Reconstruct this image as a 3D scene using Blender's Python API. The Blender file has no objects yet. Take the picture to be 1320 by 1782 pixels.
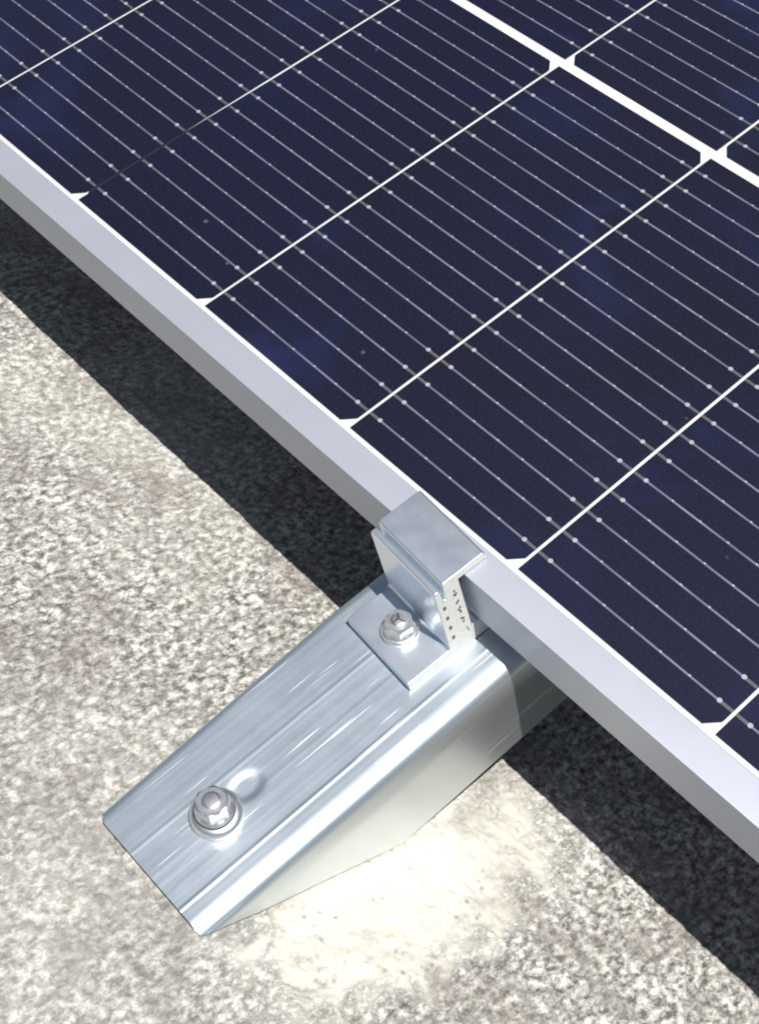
import bpy, bmesh, math
import numpy as np
from mathutils import Matrix, Vector

# ------------------------------------------------------------------ frame of reference
# Everything is measured in millimetres in the plane of the tilted panel:
# X along the frame, Y up the panel, Z out of the glass; the panel is pitched by TILT.
TILT = math.radians(23.0)
S = 0.001
MROT = Matrix.Rotation(TILT, 4, 'X')
CT, ST = math.cos(TILT), math.sin(TILT)
def W(p):                                   # panel mm -> world metres
    return Vector((p[0], p[1]*CT - p[2]*ST, p[1]*ST + p[2]*CT)) * S

scene = bpy.context.scene
col = scene.collection

# ------------------------------------------------------------------ camera
Rwc = ((0.6698821821, 0.7396364778, -0.0647745537),
       (0.5820120079, -0.5772798787, -0.5727215416),
       (-0.4609987903, 0.3459563880, -0.8171868164))
cam_pos = (408.98697, -179.94842, 386.09289)
camd = bpy.data.cameras.new('camera')
cam = bpy.data.objects.new('camera', camd); col.objects.link(cam)
camd.sensor_fit = 'VERTICAL'; camd.sensor_height = 24.0; camd.sensor_width = 24.0
camd.lens = 2559.306 / 1782.0 * 24.0
camd.clip_start = 0.01; camd.clip_end = 200.0
r = Rwc
mc = Matrix(((r[0][0], -r[1][0], -r[2][0]), (r[0][1], -r[1][1], -r[2][1]), (r[0][2], -r[1][2], -r[2][2]))).to_4x4()
cam.matrix_world = Matrix.Translation(W(cam_pos)) @ MROT @ mc
scene.camera = cam

# ------------------------------------------------------------------ sky, sun, exposure
sun_panel = Vector((0.30, 0.110, 1.0)).normalized()
sw = (MROT.to_3x3() @ sun_panel).normalized()
elev = math.asin(sw.z); rot = math.atan2(sw.x, sw.y)
world = bpy.data.worlds.new('World'); scene.world = world; world.use_nodes = True
wn = world.node_tree; bg = wn.nodes['Background']
sky = wn.nodes.new('ShaderNodeTexSky'); sky.sky_type = 'NISHITA'; sky.sun_disc = False
sky.sun_elevation = elev; sky.sun_rotation = rot
wn.links.new(sky.outputs[0], bg.inputs[0]); bg.inputs[1].default_value = 0.037
sund = bpy.data.lights.new('sun', 'SUN'); sund.energy = 5.0; sund.angle = math.radians(0.5); sund.color = (1.0, 0.96, 0.905)
sun = bpy.data.objects.new('sun', sund); col.objects.link(sun)
sun.rotation_euler = sw.to_track_quat('Z', 'Y').to_euler()
scene.view_settings.view_transform = 'Standard'; scene.view_settings.look = 'None'
scene.view_settings.exposure = 0.2; scene.view_settings.gamma = 1.0
scene.view_settings.use_curve_mapping = False
scene.render.engine = 'CYCLES'
scene.cycles.max_bounces = 8; scene.cycles.caustics_reflective = True
scene.cycles.filter_width = 2.0

# ------------------------------------------------------------------ material helpers
def srgb(r, g, b):
    f = lambda c: (c/255/12.92) if c/255 <= 0.04045 else ((c/255+0.055)/1.055)**2.4
    return (f(r), f(g), f(b), 1.0)
class Mat:
    def __init__(s, name):
        s.m = bpy.data.materials.new(name); s.m.use_nodes = True
        s.t = s.m.node_tree; s.b = s.t.nodes['Principled BSDF']; s.out = s.t.nodes['Material Output']
    def set(s, **k):
        for n, v in k.items(): s.b.inputs[n.replace('_', ' ')].default_value = v
        return s
    def n(s, typ, **k):
        nd = s.t.nodes.new(typ)
        for a, v in k.items():
            if a.startswith('i_'):
                key = a[2:]; key = int(key) if key.isdigit() else key.replace('_', ' ')
                nd.inputs[key].default_value = v
            else: setattr(nd, a, v)
        return nd
    def l(s, a, b): s.t.links.new(a, b)
    def coord(s, scale=(1,1,1), loc=(0,0,0)):
        tc = s.n('ShaderNodeTexCoord'); mp = s.n('ShaderNodeMapping')
        mp.inputs['Scale'].default_value = scale; mp.inputs['Location'].default_value = loc
        s.l(tc.outputs['Object'], mp.inputs[0]); return mp.outputs[0]
    def noise(s, vec, scale, detail=2.0, rough=0.5, dist=0.0):
        nd = s.n('ShaderNodeTexNoise'); s.l(vec, nd.inputs['Vector'])
        nd.inputs['Scale'].default_value = scale; nd.inputs['Detail'].default_value = detail
        nd.inputs['Roughness'].default_value = rough; nd.inputs['Distortion'].default_value = dist
        return nd.outputs['Fac']
    def ramp(s, fac, stops, interp='LINEAR'):
        nd = s.n('ShaderNodeValToRGB'); s.l(fac, nd.inputs[0]); cr = nd.color_ramp; cr.interpolation = interp
        while len(cr.elements) < len(stops): cr.elements.new(0.5)
        for e, (p, c) in zip(cr.elements, stops):
            e.position = p; e.color = c if isinstance(c, tuple) else (c, c, c, 1)
        return nd.outputs[0]
    def mix(s, fac, a, b, mode='MIX'):
        nd = s.n('ShaderNodeMix', data_type='RGBA', blend_type=mode)
        for src, k in ((fac, 0), (a, 6), (b, 7)):
            if hasattr(src, 'is_linked') or isinstance(src, bpy.types.NodeSocket): s.l(src, nd.inputs[k])
            else: nd.inputs[k].default_value = src
        return nd.outputs[2]
    def math(s, op, a, b=0.0):
        nd = s.n('ShaderNodeMath', operation=op)
        for src, k in ((a, 0), (b, 1)):
            if isinstance(src, bpy.types.NodeSocket): s.l(src, nd.inputs[k])
            else: nd.inputs[k].default_value = src
        return nd.outputs[0]
    def bump(s, h, strength=0.3, dist=0.0005):
        nd = s.n('ShaderNodeBump'); s.l(h, nd.inputs['Height'])
        nd.inputs['Strength'].default_value = strength; nd.inputs['Distance'].default_value = dist
        s.l(nd.outputs[0], s.b.inputs['Normal'])

# anodised aluminium of the module frame
M_frame = Mat('anodised_frame').set(Metallic=0.5, Roughness=0.48)
v = M_frame.coord((1, 1, 1))
f1 = M_frame.noise(v, 9, 3); M_frame.l(M_frame.ramp(f1, [(0.3, (0.445, 0.472, 0.545, 1)), (0.7, (0.485, 0.512, 0.582, 1))]), M_frame.b.inputs['Base Color'])
v2 = M_frame.coord((6, 900, 900)); M_frame.bump(M_frame.math('ADD', M_frame.noise(v2, 1.0, 3), M_frame.noise(v, 500, 3)), 0.04, 0.0002)
M_frame.l(M_frame.ramp(M_frame.noise(v, 45, 5, 0.65, 0.6), [(0.35, 0.46), (0.7, 0.50)]), M_frame.b.inputs['Roughness'])

# mill-finish aluminium of the clamp
M_clamp = Mat('mill_aluminium').set(Metallic=0.9, Roughness=0.33)
v = M_clamp.coord((1, 1, 1)); f1 = M_clamp.noise(v, 60, 3, 0.5, 0.3)
M_clamp.l(M_clamp.ramp(f1, [(0.3, (0.82, 0.90, 0.98, 1)), (0.7, (0.85, 0.92, 0.99, 1))]), M_clamp.b.inputs['Base Color'])
M_clamp.l(M_clamp.ramp(M_clamp.noise(v, 160, 3), [(0.3, 0.31), (0.7, 0.35)]), M_clamp.b.inputs['Roughness'])
v2 = M_clamp.coord((15, 700, 700)); M_clamp.bump(M_clamp.noise(v2, 1.0, 3), 0.10, 0.0002)

# sawn end face of the clamp
M_cut = Mat('sawn_aluminium').set(Metallic=0.1, Roughness=0.6)
v = M_cut.coord((1, 1, 1)); f1 = M_cut.noise(v, 700, 3, 0.6)
M_cut.l(M_cut.ramp(f1, [(0.35, (0.60, 0.62, 0.60, 1)), (0.65, (0.68, 0.69, 0.66, 1))]), M_cut.b.inputs['Base Color'])
M_cut.bump(f1, 0.25, 0.0003)

# galvanised sheet steel of the bracket: long roller streaks and scratches, smooth-rolled flange
M_galv = Mat('galvanised_steel').set(Metallic=0.9, Roughness=0.36)
v = M_galv.coord((1, 1, 1)); vs = M_galv.coord((330, 5, 330)); vs2 = M_galv.coord((760, 18, 760), (3, 7, 1)); vw = M_galv.coord((90, 6, 90), (1, 2, 5))
big = M_galv.noise(v, 26, 4, 0.6, 1.0)
c0 = M_galv.ramp(big, [(0.3, (0.66, 0.76, 0.84, 1)), (0.7, (0.71, 0.80, 0.88, 1))])
st = M_galv.ramp(M_galv.noise(vw, 1, 3, 0.55), [(0.45, 0.0), (0.62, 1.0)])
st2 = M_galv.ramp(M_galv.noise(vs2, 1, 2, 0.5), [(0.67, 0.0), (0.70, 1.0)])
c1 = M_galv.mix(M_galv.math('MULTIPLY', st, 0.22), c0, (0.84, 0.89, 0.95, 1))
c1 = M_galv.mix(M_galv.math('MULTIPLY', st2, 0.38), c1, (0.95, 0.97, 1.0, 1))
sx = M_galv.n('ShaderNodeSeparateXYZ'); tco = M_galv.n('ShaderNodeTexCoord'); M_galv.l(tco.outputs['Object'], sx.inputs[0])
flk = M_galv.n('ShaderNodeMapRange'); M_galv.l(sx.outputs[0], flk.inputs[0])
flk.inputs[1].default_value = 0.0235; flk.inputs[2].default_value = 0.0265
c2 = M_galv.mix(flk.outputs[0], c1, (0.74, 0.785, 0.80, 1))
M_galv.l(c2, M_galv.b.inputs['Base Color'])
rr = M_galv.math('ADD', M_galv.math('MULTIPLY', M_galv.noise(vs, 1, 3), 0.12), M_galv.math('MULTIPLY', big, 0.08))
rr = M_galv.math('ADD', rr, M_galv.math('MULTIPLY', st2, 0.15))
rr = M_galv.math('SUBTRACT', M_galv.math('ADD', rr, 0.26), M_galv.math('MULTIPLY', flk.outputs[0], 0.03))
M_galv.l(rr, M_galv.b.inputs['Roughness'])
bh = M_galv.math('ADD', M_galv.noise(vs, 1, 3), M_galv.math('MULTIPLY', M_galv.noise(v, 260, 3), 0.3))
bh = M_galv.math('ADD', bh, M_galv.math('MULTIPLY', st2, 0.3))
M_galv.bump(M_galv.math('MULTIPLY', bh, M_galv.math('SUBTRACT', 1.0, M_galv.math('MULTIPLY', flk.outputs[0], 0.9))), 0.20, 0.0002)

M_zinc = Mat('zinc_plated_steel').set(Metallic=0.95, Roughness=0.33)
v = M_zinc.coord((1, 1, 1)); f1 = M_zinc.noise(v, 350, 3)
M_zinc.l(M_zinc.ramp(f1, [(0.3, (0.72, 0.74, 0.76, 1)), (0.7, (0.90, 0.90, 0.89, 1))]), M_zinc.b.inputs['Base Color'])
M_zinc.bump(f1, 0.12, 0.0003)
M_rubber = Mat('black_rubber').set(Base_Color=(0.03, 0.032, 0.036, 1), Roughness=0.7)
M_recess = Mat('bolt_recess').set(Base_Color=(0.10, 0.10, 0.10, 1), Metallic=0.6, Roughness=0.5)
M_ink = Mat('black_ink').set(Base_Color=(0.12, 0.12, 0.115, 1), Roughness=0.7)

# cells under glass: the clear coat is the glass
M_cell = Mat('silicon_cell').set(Metallic=0.0, Roughness=0.5)
M_cell.b.inputs['Coat Weight'].default_value = 1.0; M_cell.b.inputs['Coat Roughness'].default_value = 0.09
M_cell.b.inputs['Coat IOR'].default_value = 1.36; M_cell.b.inputs['Specular IOR Level'].default_value = 0.15
tc = M_cell.n('ShaderNodeTexCoord'); oi = M_cell.n('ShaderNodeObjectInfo')
ad = M_cell.n('ShaderNodeVectorMath', operation='ADD')
M_cell.l(tc.outputs['Object'], ad.inputs[0]); M_cell.l(oi.outputs['Location'], ad.inputs[1])
n1 = M_cell.noise(ad.outputs[0], 14, 3, 0.55, 0.6); n2 = M_cell.noise(ad.outputs[0], 900, 2, 0.6)
ca = M_cell.ramp(n1, [(0.30, (0.0056, 0.0060, 0.018, 1)), (0.55, (0.0062, 0.0068, 0.026, 1)), (0.72, (0.011, 0.015, 0.060, 1))])  # bluer patches paint sky reflections into the cell colour
ca = M_cell.mix(M_cell.math('MULTIPLY', oi.outputs['Random'], 0.35), ca, (0.010, 0.0105, 0.016, 1))
ca = M_cell.mix(M_cell.ramp(n2, [(0.45, 0.0), (0.75, 0.35)]), ca, (0.022, 0.024, 0.042, 1))
# specks of dust on the glass
vor = M_cell.n('ShaderNodeTexVoronoi'); M_cell.l(ad.outputs[0], vor.inputs['Vector']); vor.inputs['Scale'].default_value = 42
dust = M_cell.ramp(vor.outputs['Distance'], [(0.0, 0.35), (0.02, 0.25), (0.05, 0.0)])
gate = M_cell.ramp(M_cell.n('ShaderNodeSeparateColor').outputs[0], [(0.0, 0), (1, 1)])
sc_ = [nd for nd in M_cell.t.nodes if nd.bl_idname == 'ShaderNodeSeparateColor'][0]
M_cell.l(vor.outputs['Color'], sc_.inputs[0])
g2 = M_cell.math('GREATER_THAN', sc_.outputs[0], 0.72)
ca = M_cell.mix(M_cell.math('MULTIPLY', dust, g2), ca, (0.35, 0.36, 0.42, 1))
M_cell.l(ca, M_cell.b.inputs['Base Color'])

def coated(m, w=1.0):
    m.b.inputs['Coat Weight'].default_value = w; m.b.inputs['Coat Roughness'].default_value = 0.09
    m.b.inputs['Coat IOR'].default_value = 1.36
    return m
M_wire = coated(Mat('tinned_wire').set(Base_Color=(0.27, 0.265, 0.36, 1), Metallic=0.3, Roughness=0.45))
v = M_wire.coord((1, 1, 1)); M_wire.l(M_wire.ramp(M_wire.noise(v, 60, 3), [(0.3, (0.13, 0.127, 0.185, 1)), (0.7, (0.25, 0.245, 0.33, 1))]), M_wire.b.inputs['Base Color'])
M_pad = coated(Mat('solder_pad').set(Base_Color=(0.40, 0.395, 0.46, 1), Metallic=0.2, Roughness=0.4))
M_fork = coated(Mat('printed_silver').set(Base_Color=(0.085, 0.085, 0.10, 1), Roughness=0.5))
M_back = coated(Mat('white_backsheet').set(Base_Color=(0.80, 0.80, 0.80, 1), Roughness=0.55))
v = M_back.coord((1, 1, 1)); M_back.l(M_back.ramp(M_back.noise(v, 40, 3), [(0.3, (0.54, 0.55, 0.56, 1)), (0.7, (0.66, 0.67, 0.68, 1))]), M_back.b.inputs['Base Color'])

# weathered concrete
M_con = Mat('weathered_concrete').set(Roughness=0.9)
M_con.b.inputs['Specular IOR Level'].default_value = 0.25
v = M_con.coord((1, 1, 1))
vf = M_con.coord((1.25, 0.8, 1)); fine = M_con.noise(vf, 320, 5, 0.72, 0.0)
med = M_con.noise(v, 80, 5, 0.65, 0.3)
big = M_con.noise(v, 13, 4, 0.55, 0.6)
broad = M_con.noise(v, 5.5, 2, 0.5)
c = M_con.ramp(fine, [(0.39, (0.10, 0.098, 0.090, 1)), (0.465, (0.27, 0.265, 0.248, 1)), (0.53, (0.43, 0.423, 0.395, 1)), (0.62, (0.74, 0.73, 0.68, 1))])
c = M_con.mix(M_con.ramp(med, [(0.36, 0.55), (0.52, 0.0)]), c, (0.20, 0.19, 0.17, 1))
c = M_con.mix(M_con.ramp(big, [(0.58, 0.0), (0.78, 0.35)]), c, (0.27, 0.245, 0.21, 1), 'MIX')
# reflected sunlight beside the flange, painted into the ground colour as a pale patch
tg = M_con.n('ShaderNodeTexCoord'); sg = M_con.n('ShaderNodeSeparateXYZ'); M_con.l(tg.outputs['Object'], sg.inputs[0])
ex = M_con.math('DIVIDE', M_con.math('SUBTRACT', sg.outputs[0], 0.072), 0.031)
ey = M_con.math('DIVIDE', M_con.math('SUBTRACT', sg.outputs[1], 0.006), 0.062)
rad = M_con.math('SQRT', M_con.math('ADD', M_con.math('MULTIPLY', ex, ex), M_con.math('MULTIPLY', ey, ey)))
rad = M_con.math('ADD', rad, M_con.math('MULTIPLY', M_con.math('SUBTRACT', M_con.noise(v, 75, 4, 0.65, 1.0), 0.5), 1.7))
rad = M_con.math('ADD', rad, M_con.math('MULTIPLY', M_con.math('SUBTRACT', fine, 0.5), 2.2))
bounce_patch = M_con.ramp(rad, [(0.74, 0.80), (1.02, 0.0)])
c = M_con.mix(bounce_patch, c, (0.68, 0.675, 0.595, 1))
c = M_con.mix(M_con.ramp(broad, [(0.50, 0.0), (0.66, 0.35)]), c, (0.52, 0.515, 0.475, 1))
c = M_con.mix(M_con.ramp(M_con.noise(v, 22, 5, 0.65, 0.4), [(0.38, 0.42), (0.52, 0.0)]), c, (0.19, 0.17, 0.155, 1))
wv = M_con.n('ShaderNodeTexVoronoi'); M_con.l(v, wv.inputs['Vector']); wv.inputs['Scale'].default_value = 260
pits = M_con.ramp(wv.outputs['Distance'], [(0.10, 0.70), (0.30, 0.0)])
pg = M_con.ramp(M_con.noise(v, 60, 2), [(0.49, 0.0), (0.57, 1.0)])
c = M_con.mix(M_con.math('MULTIPLY', pits, pg), c, (0.22, 0.215, 0.20, 1))
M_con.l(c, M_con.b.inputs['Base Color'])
M_con.bump(M_con.math('ADD', fine, M_con.math('MULTIPLY', M_con.noise(v, 900, 3), 0.5)), 0.6, 0.0007)

# ------------------------------------------------------------------ object helpers
BASE = {}
def tag(o, label, cat, group=None):
    o['label'] = label; o['category'] = cat
    if group: o['group'] = group
def thing(name, base, label, cat, group=None):
    o = bpy.data.objects.new(name, None); col.objects.link(o); o.empty_display_size = 0.02
    o.matrix_world = Matrix.Translation(W(base)) @ MROT
    BASE[o.name] = base; tag(o, label, cat, group); return o
def link_mesh(name, me, parent=None, mats=()):
    o = bpy.data.objects.new(name, me); col.objects.link(o)
    for m in mats: me.materials.append(m.m)
    if parent: o.parent = parent
    return o
def mesh_mm(name, verts, faces, base, mats, parent, smooth=False, matidx=None, auto=None):
    """verts in panel millimetres; stored relative to the parent's base"""
    me = bpy.data.meshes.new(name)
    vs = [((x-base[0])*S, (y-base[1])*S, (z-base[2])*S) for x, y, z in verts]
    me.from_pydata(vs, [], faces); me.update()
    o = link_mesh(name, me, parent, mats)
    if matidx: me.polygons.foreach_set('material_index', matidx)
    if smooth: me.polygons.foreach_set('use_smooth', [True]*len(me.polygons))
    return o
def fix_normals(o):
    bm = bmesh.new(); bm.from_mesh(o.data); bmesh.ops.recalc_face_normals(bm, faces=bm.faces); bm.to_mesh(o.data); bm.free()
def bevel(o, w, seg=2, angle=0.6, smooth=True):
    bm = bmesh.new(); bm.from_mesh(o.data)
    bmesh.ops.recalc_face_normals(bm, faces=bm.faces)
    es = [e for e in bm.edges if len(e.link_faces) == 2 and e.calc_face_angle() > angle]
    bmesh.ops.bevel(bm, geom=es, offset=w*S, segments=seg, affect='EDGES', profile=0.5, clamp_overlap=True)
    if smooth:
        for f in bm.faces: f.smooth = True
        for e in bm.edges:
            if len(e.link_faces) == 2 and e.calc_face_angle() > math.radians(40): e.smooth = False
    bm.to_mesh(o.data); bm.free()
    # weight flat faces so that bevels shade cleanly
    m = o.modifiers.new('weighted_normals', 'WEIGHTED_NORMAL'); m.keep_sharp = True
def extrude_profile(poly, axis, a, b, shear=None):
    """poly: closed list of (u, z); axis 'X' -> u is Y, axis 'Y' -> u is X"""
    n = len(poly); vs = []
    for t in (a, b):
        for u, z in poly:
            p = (t, u, z) if axis == 'X' else (u, t, z)
            vs.append(shear(p) if shear else p)
    fs = [tuple(range(n-1, -1, -1)), tuple(range(n, 2*n))]
    for i in range(n):
        j = (i+1) % n; fs.append((i, j, n+j, n+i))
    return vs, fs

# ------------------------------------------------------------------ the concrete roof surface
ZG = (-142*ST + (-28.1)*CT)                       # ground height, world mm
def vnoise(x, y, cell, seed):
    rng = np.random.default_rng(seed); N = 256
    tab = rng.random((N, N)); gx, gy = x/cell, y/cell
    ix, iy = np.floor(gx).astype(int), np.floor(gy).astype(int)
    fx, fy = gx-ix, gy-iy; fx = fx*fx*(3-2*fx); fy = fy*fy*(3-2*fy)
    g = lambda a, b: tab[a % N, b % N]
    return (g(ix, iy)*(1-fx)+g(ix+1, iy)*fx)*(1-fy) + (g(ix, iy+1)*(1-fx)+g(ix+1, iy+1)*fx)*fy - 0.5
def graded(lo, hi, step, far):
    a = list(np.arange(lo, hi, step)); d = step; p = lo; left = []
    while p > lo-far: d *= 1.25; p -= d; left.append(p)
    d = step; p = a[-1]; right = []
    while p < hi+far: d *= 1.25; p += d; right.append(p)
    return np.array(left[::-1]+a+right)
gx = graded(-170, 430, 0.62, 14000); gy = graded(-240, 110, 0.62, 14000)
X, Y = np.meshgrid(gx, gy)
c30, s30 = math.cos(0.5), math.sin(0.5)
Xr, Yr = X*c30-Y*s30, X*s30+Y*c30
H = 1.2*vnoise(Xr, Yr, 38, 1) + 0.8*vnoise(Xr, Yr, 11, 2) + 0.9*vnoise(Yr, Xr, 4.3, 3) + 0.75*vnoise(X, Y, 2.1, 4) + 0.6*vnoise(Xr, Yr, 1.25, 5)
inside = ((X > -170) & (X < 430) & (Y > -240) & (Y < 110))
H = np.where(inside, H, 0.4*H)
# chipped pits just in front of the bracket's toe
PITS = [(208, -120.4, 1.0, 2.2), (212.6, -121.0, 1.3, 3.6), (216.0, -121.4, 1.0, 3.2), (219.4, -122.0, 1.5, 4.4), (222.4, -120.8, 1.0, 3.0), (227.4, -120.6, 0.9, 2.6), (231.6, -121.0, 1.2, 3.6), (234.8, -121.6, 1.0, 3.4), (239.8, -120.8, 1.0, 2.6)]
# flattened bed of the bracket
bed = np.clip(1-np.maximum(np.abs(X-228)-30, 0)/5, 0, 1)*np.clip(1-np.maximum(np.abs(Y+95)-36, 0)/5, 0, 1)
H = H*(1-0.75*bed) - 0.15*bed
for px, py, pr, pd in PITS:
    H -= pd*np.exp(-((X-px)**2+(Y-py)**2)/(pr*pr*0.6))
Z = ZG + H
me = bpy.data.meshes.new('concrete_roof')
ny, nx = X.shape
co = np.stack([X, Y, Z], -1).reshape(-1, 3).astype(np.float32)*S
org = np.array([200, -60, ZG], np.float32)*S
co -= org
idx = np.arange(ny*nx).reshape(ny, nx)
q = np.stack([idx[:-1, :-1], idx[:-1, 1:], idx[1:, 1:], idx[1:, :-1]], -1).reshape(-1, 4)
me.vertices.add(len(co)); me.vertices.foreach_set('co', co.ravel())
me.loops.add(q.size); me.loops.foreach_set('vertex_index', q.ravel().astype(np.int32))
me.polygons.add(len(q)); me.polygons.foreach_set('loop_start', (np.arange(len(q))*4).astype(np.int32))
me.polygons.foreach_set('use_smooth', np.ones(len(q), bool))
me.update(calc_edges=True); me.validate()
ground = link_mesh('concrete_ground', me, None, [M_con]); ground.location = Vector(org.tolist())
ground['kind'] = 'structure'

# ------------------------------------------------------------------ the solar panel
PX, PB, MB_, DP, GAPC = 78.9584, 10.9606, 8.8218, 5.6636, 5.408
CW = 182.0; G = 1.15                              # cell width, gap between cells of a string
K0, K1, NC = -5, 9, 6
colY = lambda c: c*(CW+GAPC)
X0, X1 = K0*PX-14, K1*PX+14
Y0, Y1 = -14.1, colY(NC-1)+CW+14.1
pb = (X0, Y0, -18.4)
panel = thing('solar_panel', pb, 'dark blue solar panel with white cell lines in a pale aluminium frame', 'solar panel')
ZT, ZB, LIP = 0.9, -18.4, 11.8
prof = [(0, ZB), (0, ZT), (LIP, ZT), (LIP, -5), (1.8, -5), (1.8, ZB+1.8), (24, ZB+1.8), (24, ZB)]
def rail(poly_world_axis, a, b):
    vs, fs = extrude_profile(*poly_world_axis, a, b)
    o = mesh_mm('frame_rail', vs, fs, pb, [M_frame], panel); bevel(o, 0.55, 2, 0.6); return o
rail(([(Y0+u, z) for u, z in prof], 'X'), X0, X1)
rail(([(Y1-u, z) for u, z in prof], 'X'), X0, X1)
rail(([(X0+u, z) for u, z in prof], 'Y'), Y0+24.01, Y1-24.01)
rail(([(X1-u, z) for u, z in prof], 'Y'), Y0+24.01, Y1-24.01)
# short mitred lips closing the corners of the end rails
bx = lambda x0, x1, y0, y1, z0, z1: ([(x, y, z) for z in (z0, z1) for x, y in ((x0, y0), (x1, y0), (x1, y1), (x0, y1))],
     [(3, 2, 1, 0), (4, 5, 6, 7), (0, 1, 5, 4), (1, 2, 6, 5), (2, 3, 7, 6), (3, 0, 4, 7)])
vs, fs = bx(X0+2, X1-2, Y0+2.2, Y1-2.2, -4.8, -0.35)
mesh_mm('backsheet', vs, fs, pb, [M_back], panel)

def make_cell(flip):
    """half-cut cell, local origin at its gap-side lower corner; X 0..L, Y 0..CW"""
    L = PX-G; ch = (3.8, 4.4)
    V, F, MI = [], [], []
    def poly(pts, z, mi):
        b = len(V); V.extend([(x, y, z) for x, y in pts]); F.append(tuple(range(b, b+len(pts)))); MI.append(mi)
    def slab(pts, z0, z1, mi):
        b = len(V); n = len(pts)
        V.extend([(x, y, z0) for x, y in pts]+[(x, y, z1) for x, y in pts])
        F.append(tuple(range(b+n, b+2*n))); MI.append(mi)
        for i in range(n):
            j = (i+1) % n; F.append((b+i, b+j, b+n+j, b+n+i)); MI.append(mi)
    fx = (lambda x: L-x) if flip else (lambda x: x)
    def T(pts):
        p = [(fx(x), y) for x, y in pts]
        return p[::-1] if flip else p
    e = 0.3
    slab(T([(0, -e), (L-ch[0], -e), (L-0.3, ch[1]-0.6), (L, ch[1]), (L, CW-ch[1]), (L-0.3, CW-ch[1]+0.6), (L-ch[0], CW+e), (0, CW+e)]), 0, 0.22, 0)
    d = DP-G/2
    for j in range(16):
        y = MB_+j*PB
        # forked silver print at both ends
        for a, b in ((0.0, d), (L-d, L)):
            slab([(a+0.1, y-0.55), (b-0.1, y-0.55), (b-0.1, y+0.55), (a+0.1, y+0.55)], 0.22, 0.245, 3)
        # round wire, low half-octagon section
        b0 = len(V)
        sec = [(-0.40, 0.23), (-0.26, 0.36), (0.0, 0.42), (0.26, 0.36), (0.40, 0.23)]
        for x in (d-0.6, L-d+0.6):
            V.extend([(x, y+s, z) for s, z in sec])
        for i in range(4): F.append((b0+i, b0+5+i, b0+6+i, b0+1+i)); MI.append(1)
        F.append((b0+4, b0+3, b0+2, b0+1, b0)); MI.append(1); F.append((b0+5, b0+6, b0+7, b0+8, b0+9)); MI.append(1)
        for k in range(7):
            x = d + k*(L-2*d)/6; big = k in (0, 6)
            rx, ry = (0.88, 0.84) if big else (0.50, 0.36)
            pts = [(x+rx*math.cos(t*math.pi/5), y+ry*math.sin(t*math.pi/5)) for t in range(10)]
            slab(pts, 0.24, 0.46, 2)
        # solder bead where the wire dives through the gap
    me = bpy.data.meshes.new('solar_cell')
    me.from_pydata([(x*S, y*S, z*S) for x, y, z in V], [], F); me.update()
    for m in (M_cell, M_wire, M_pad, M_fork): me.materials.append(m.m)
    me.polygons.foreach_set('material_index', MI)
    return me
cell_a, cell_b = make_cell(False), make_cell(True)
proto = {0: bpy.data.objects.new('solar_cell', cell_a), 1: bpy.data.objects.new('solar_cell', cell_b)}
used = set()
for c in range(NC):
    for k in range(K0, K1):
        t = c % 2
        if t in used: o = proto[t].copy()
        else: o = proto[t]; used.add(t)
        col.objects.link(o); o.parent = panel
        o.location = ((k*PX+G/2-pb[0])*S, (colY(c)-pb[1])*S, (-0.25-pb[2])*S)

# a dark strip filling part of one gap between cells, tapering out along it
M_strip = coated(Mat('dark_strip').set(Base_Color=(0.012, 0.012, 0.024, 1), Roughness=0.5))
tp = [(-0.77, 5.6), (0.77, 4.0), (0.77, 112.0), (0.2, 80.0), (-0.77, 36.0)]
tv = [(x, y, z) for z in (-0.40, -0.12) for x, y in [(x*0.87, y) for x, y in tp]]; tn = len(tp)
tf = [tuple(range(tn, 2*tn))] + [(i, (i+1) % tn, tn+(i+1) % tn, tn+i) for i in range(tn)]
mesh_mm('gap_strip', tv, tf, pb, [M_strip], panel)

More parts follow.
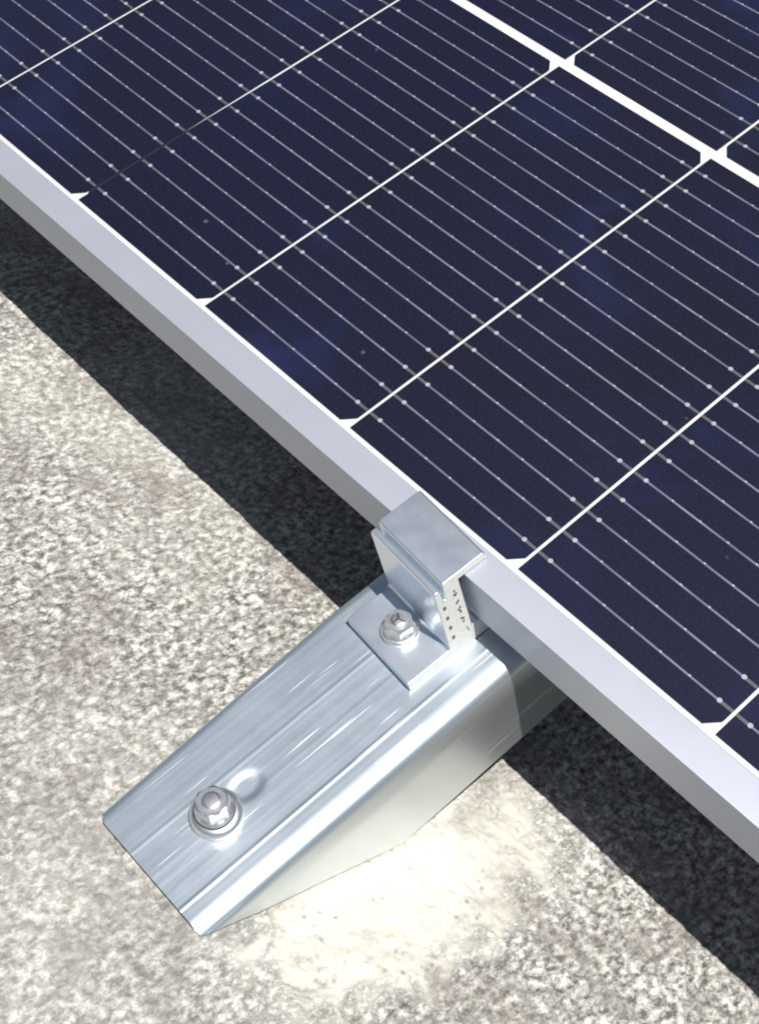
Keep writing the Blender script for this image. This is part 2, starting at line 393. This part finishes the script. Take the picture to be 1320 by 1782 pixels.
# ------------------------------------------------------------------ the galvanised bracket
zt = -26.1
sec_o = [(187.8, -30.0), (193.0, -4.2), (194.2, -2.2), (196.0, -0.8), (198.6, -0.1)]
sec_flat = [198.6 + i*(244.5-198.6)/46 for i in range(1, 47)]
def ridge(x):
    z = 0.0
    for c_, w_, h_ in ((216.4, 0.6, 0.06), (226.8, 0.7, 0.03), (240.4, 0.5, 0.13)):
        z += h_*math.exp(-((x-c_)/w_)**2)
    return z
YT, YE = -141.9, 330.0
TH = 1.5
def build_bracket():
    base = (226, -90, zt)
    fl = np.arange(198.0, 245.0, 0.4)
    outer = [(195.0, -29.0), (195.0, -20.0), (195.0, -7.0), (195.0, -2.0), (195.3, -1.0), (195.9, -0.35), (196.8, -0.05)]
    outer += [(float(x), 0.0) for x in fl]
    outer += [(246.8, -0.12), (248.4, -0.55), (249.9, -1.35), (251.1, -2.5), (251.9, -4.0), (252.9, -6.4), (253.7, -8.2), (254.2, -9.8)]
    outer += [(256.3, -17.0), (258.4, -24.0), (260.2, -29.6)]
    n = len(outer)
    # normals of the section
    nrm = []
    for i in range(n):
        a, b = outer[max(i-1, 0)], outer[min(i+1, n-1)]
        dx, dz = b[0]-a[0], b[1]-a[1]; l = math.hypot(dx, dz); nrm.append((-dz/l, dx/l))
    ys = list(np.arange(YT, -85, 0.7)) + list(np.arange(-85, -10, 1.5)) + list(np.linspace(-10, YE, 50))
    V = []
    zground = lambda y: -27.55 + 0.75*min(max((y+141.5)/7, 0), 1) - (y+142)*math.tan(TILT)
    for layer in (0, 1):
        for y in ys:
            for i, (x, z) in enumerate(outer):
                yy = y
                # rounded toe corner on the left
                if x < 199: yy = max(y, YT + 3.5*(1-math.sqrt(max(0, 1-((199-max(x, 196.0))/3.5)**2))) )
                zz = zt+z
                sh = 4.2*min(max((-45-y)/97, 0), 1)*min(max((212-x)/14, 0), 1); xx = x + sh
                if 198 < x < 245.5:
                    zz += ridge(x)
                    # slotted dimple beside the roof screw
                    dx_, dy_ = x-223.6, y+103.0
                    rr_ = math.hypot(dx_/4.2, dy_/6.0)
                    if rr_ < 1.5: zz += -0.55/(1+math.exp((rr_-0.9)*9)) + 0.0*math.exp(-((rr_-1.15)/0.16)**2)
                    # slight dishing under the washer
                if layer: xx -= nrm[i][0]*TH; zz -= nrm[i][1]*TH
                zmin = zground(yy)
                if zz < zmin:                        # cut along the ground, sliding up the flange
                    # interpolate x on the section at this height
                    zrel = zmin - zt
                    if abs(nrm[i][0]) < 0.4: pass
                    elif i > n//2:
                        for (xa, za), (xb, zb) in zip(outer[n//2:], outer[n//2+1:]):
                            if za >= zrel >= zb: xx = xa + (xb-xa)*(za-zrel)/max(za-zb, 1e-6); break
                    else:
                        for (xa, za), (xb, zb) in zip(outer[:n//2], outer[1:n//2+1]):
                            if za <= zrel <= zb: xx = sh + xa + (xb-xa)*(zrel-za)/max(zb-za, 1e-6); break
                    if layer and abs(nrm[i][0]) >= 0.4: xx -= nrm[i][0]*TH
                    zz = zmin
                V.append((xx, yy, zz))
    m = len(ys); F = []
    O = lambda l, j, i: l*m*n + j*n + i
    for j in range(m-1):
        for i in range(n-1):
            F.append((O(0, j, i), O(0, j+1, i), O(0, j+1, i+1), O(0, j, i+1)))
            F.append((O(1, j, i+1), O(1, j+1, i+1), O(1, j+1, i), O(1, j, i)))
        F.append((O(0, j, 0), O(1, j, 0), O(1, j+1, 0), O(0, j+1, 0)))
        F.append((O(0, j+1, n-1), O(1, j+1, n-1), O(1, j, n-1), O(0, j, n-1)))
    for i in range(n-1):
        F.append((O(0, 0, i+1), O(1, 0, i+1), O(1, 0, i), O(0, 0, i)))
        F.append((O(0, m-1, i), O(1, m-1, i), O(1, m-1, i+1), O(0, m-1, i+1)))
    o = mesh_mm('mounting_bracket', V, F, base, [M_galv], None, smooth=True)
    o.matrix_world = Matrix.Translation(W(base)) @ MROT
    bm = bmesh.new(); bm.from_mesh(o.data)
    bmesh.ops.remove_doubles(bm, verts=bm.verts, dist=0.00002)
    bmesh.ops.recalc_face_normals(bm, faces=bm.faces)
    for e in bm.edges:
        if len(e.link_faces) == 2 and e.calc_face_angle() > math.radians(38): e.smooth = False
    bm.to_mesh(o.data); bm.free()
    tag(o, 'wedge-shaped galvanised sheet steel channel resting on the concrete and running under the panel frame', 'bracket')
    return o
bracket = build_bracket()

# ------------------------------------------------------------------ the end clamp
cb = (219.5, -30.0, -26.0)
clamp = thing('end_clamp', cb, 'stepped aluminium end clamp with a dotted mark, hooked over the edge of the panel frame', 'clamp')
yaw = math.radians(-4.0)
def cl(p):                                  # the clamp leans over and sits slightly askew
    x, y, z = p; h = z+26.0
    x2 = x - 0.27*h; xc, yc = cb[0]-0.27*h, -26.0
    dx, dy = x2-xc, y-yc
    return (xc+dx*math.cos(yaw)-dy*math.sin(yaw)*0.35, yc+dx*math.sin(yaw)+dy*math.cos(yaw), z)
CX0, CX1 = 203.6, 235.2
pr = [(-43.9, -25.6), (-43.9, -22.5), (-27.3, -22.5), (-25.8, -21.5), (-25.8, 1.7), (-25.1, 2.4), (-23.6, 2.4), (-23.1, 1.8), (-23.1, -2.5),
      (-22.0, -2.5), (-22.0, 3.2), (-21.0, 4.0), (-4.6, 4.0), (-3.9, 3.3), (-3.9, 1.6), (-15.6, 1.5), (-15.6, -19.4), (8.0, -19.4), (8.0, -25.6)]
vs, fs = extrude_profile(pr, 'X', CX0, CX1, cl)
mi = [1, 1] + [0]*(len(fs)-2)
body = mesh_mm('clamp_body', vs, fs, cb, [M_clamp, M_cut], clamp, matidx=mi)
bevel(body, 0.28, 2, 0.7)
MS = 1.2
# ink marks printed on the sawn end: four clean dots and a row of smudged strokes
V, F = [], []
def mark(y, z, ry, rz, n=10):
    b = len(V); y += MS*(y > -21)
    for lay, off in ((0, 0.0), (1, 0.10)):
        for t in range(n):
            a = t*2*math.pi/n
            p = cl((CX1+0.01, y+ry*math.cos(a), z+rz*math.sin(a))); V.append((p[0]+off, p[1], p[2]))
    F.append(tuple(range(b+n, b+2*n)))
    for t in range(n):
        u = (t+1) % n; F.append((b+t, b+u, b+n+u, b+n+t))
def stroke(y0, z0, y1, z1, w=0.34):
    b = len(V); y0 += MS; y1 += MS; dy, dz = y1-y0, z1-z0; l = math.hypot(dy, dz); ny, nz = -dz/l*w, dy/l*w
    q_ = [(y0+ny, z0+nz), (y1+ny, z1+nz), (y1-ny, z1-nz), (y0-ny, z0-nz)]
    for off in (0.0, 0.10):
        for y, z in q_:
            p = cl((CX1+0.01, y, z)); V.append((p[0]+off, p[1], p[2]))
    F.append((b+4, b+5, b+6, b+7))
    for t in range(4):
        u = (t+1) % 4; F.append((b+t, b+u, b+4+u, b+4+t))
for i in range(4): mark(-23.4, -5.2-4.4*i, 0.66, 0.78)
for y, z in ((-19.6, -1.6), (-20.0, -3.0), (-19.2, -2.9), (-19.9, -6.6), (-19.2, -6.2), (-19.9, -9.6), (-19.2, -9.0), (-19.3, -10.8),
             (-19.8, -13.6), (-19.1, -14.0), (-19.4, -15.3)):
    mark(y, z, 0.40, 0.50, 8)
stroke(-19.9, -2.8, -19.4, -3.7, 0.2); stroke(-19.7, -9.9, -19.3, -11.3, 0.2); stroke(-19.0, -18.2, -18.4, -20.4, 0.14)
mk = mesh_mm('ink_marking', V, F, cb, [M_ink], clamp); fix_normals(mk)
mk['label'] = 'four small black dots beside a smudged column of characters'

# ------------------------------------------------------------------ bolts
def lathe(name, prof, c, mat, parent, base, seg=48, tilt=None):
    V, F = [], []
    for r_, z in prof:
        for t in range(seg):
            a = 2*math.pi*t/seg; V.append((c[0]+r_*math.cos(a), c[1]+r_*math.sin(a), c[2]+z))
    k = len(prof)
    for j in range(k-1):
        for t in range(seg):
            u = (t+1) % seg; F.append((j*seg+t, j*seg+u, (j+1)*seg+u, (j+1)*seg+t))
    F.append(tuple(range(seg-1, -1, -1))); F.append(tuple((k-1)*seg+t for t in range(seg)))
    o = mesh_mm(name, V, F, base, [mat], parent, smooth=True)
    bm = bmesh.new(); bm.from_mesh(o.data)
    for e in bm.edges:
        if len(e.link_faces) == 2 and e.calc_face_angle() > math.radians(32): e.smooth = False
    bm.to_mesh(o.data); bm.free()
    return o
def hexhead(name, c, af, z0, z1, flange, ang, parent, base, mat, dome=0.8, chamfer=0.7):
    ang = round(ang/(math.pi/24))*math.pi/24
    """hexagonal head: straight flats, chamfered top running into a low dome"""
    R = af/2/math.cos(math.pi/6); V, F = [], []; N = 48
    def hexr(a, Rr, rmax=1e9):
        b = (a-ang+1e-6) % (math.pi/3) - math.pi/6
        return min(Rr*math.cos(math.pi/6)/math.cos(b), rmax)
    rings = [(lambda a: flange, z0), (lambda a: flange, z0+0.7), (lambda a: flange*0.93, z0+1.05), (lambda a: hexr(a, R)*1.02, z0+1.5), (lambda a: hexr(a, R), z0+1.9),
             (lambda a: hexr(a, R), z1-chamfer), (lambda a: hexr(a, R, af*0.545), z1-chamfer*0.45), (lambda a: af*0.47, z1),
             (lambda a: af*0.34, z1), (lambda a: af*0.30, z1+dome*0.6), (lambda a: af*0.22, z1+dome*0.9), (lambda a: af*0.08, z1+dome)]
    for fn, z in rings:
        for t in range(N):
            a = 2*math.pi*t/N; r_ = fn(a); V.append((c[0]+r_*math.cos(a), c[1]+r_*math.sin(a), c[2]+z))
    for j in range(len(rings)-1):
        for t in range(N):
            u = (t+1) % N; F.append((j*N+t, j*N+u, (j+1)*N+u, (j+1)*N+t))
    F.append(tuple(range(N-1, -1, -1))); F.append(tuple((len(rings)-1)*N+t for t in range(N)))
    o = mesh_mm(name, V, F, base, [mat], parent, smooth=True)
    bm = bmesh.new(); bm.from_mesh(o.data)
    for e in bm.edges:
        if len(e.link_faces) == 2 and e.calc_face_angle() > math.radians(14): e.smooth = False
    bm.to_mesh(o.data); bm.free()
    return o

sb = (224.6, -115.4, zt)
screw = thing('roof_screw', sb, 'hex-headed zinc screw on a broad round washer near the toe of the bracket', 'screw')
lathe('washer', [(8.2, 0.05), (8.4, 0.5), (8.3, 1.6), (7.8, 2.4), (6.9, 2.9), (6.2, 3.1)], sb, M_zinc, screw, sb)
lathe('rubber_seal', [(6.0, 3.0), (6.25, 3.2), (6.25, 3.8), (5.9, 4.0)], sb, M_rubber, screw, sb)
hexhead('screw_head', sb, 9.6, 4.0, 10.0, 6.1, math.radians(15), screw, sb, M_zinc, dome=1.2, chamfer=0.6)

nb = (217.6, -33.6, -22.5)
bolt = thing('clamp_bolt', nb, 'small bright round-topped bolt holding down the foot of the aluminium end clamp', 'bolt')
lathe('washer', [(6.2, 0.0), (6.3, 0.3), (6.3, 1.2), (6.0, 1.5)], nb, M_zinc, bolt, nb)
hh = hexhead('bolt_head', nb, 8.6, 1.5, 6.2, 5.4, math.radians(25), bolt, nb, M_zinc, dome=1.2, chamfer=1.2)
V, F = [], []
for a in (0.4, 0.4+2.094, 0.4+4.189):                      # three-armed drive recess
    b = len(V); ca_, sa_ = math.cos(a), math.sin(a)
    for z in (7.1, 7.62):
        for u, w in ((0, -0.38), (2.4, -0.30), (2.4, 0.30), (0, 0.38)):
            V.append((nb[0]+u*ca_-w*sa_, nb[1]+u*sa_+w*ca_, nb[2]+z - (0.35 if u > 1 else 0)))
    F += [(b+4, b+5, b+6, b+7), (b, b+1, b+5, b+4), (b+1, b+2, b+6, b+5), (b+2, b+3, b+7, b+6)]
rec = mesh_mm('drive_recess', V, F, nb, [M_recess], hh if False else bolt); fix_normals(rec)
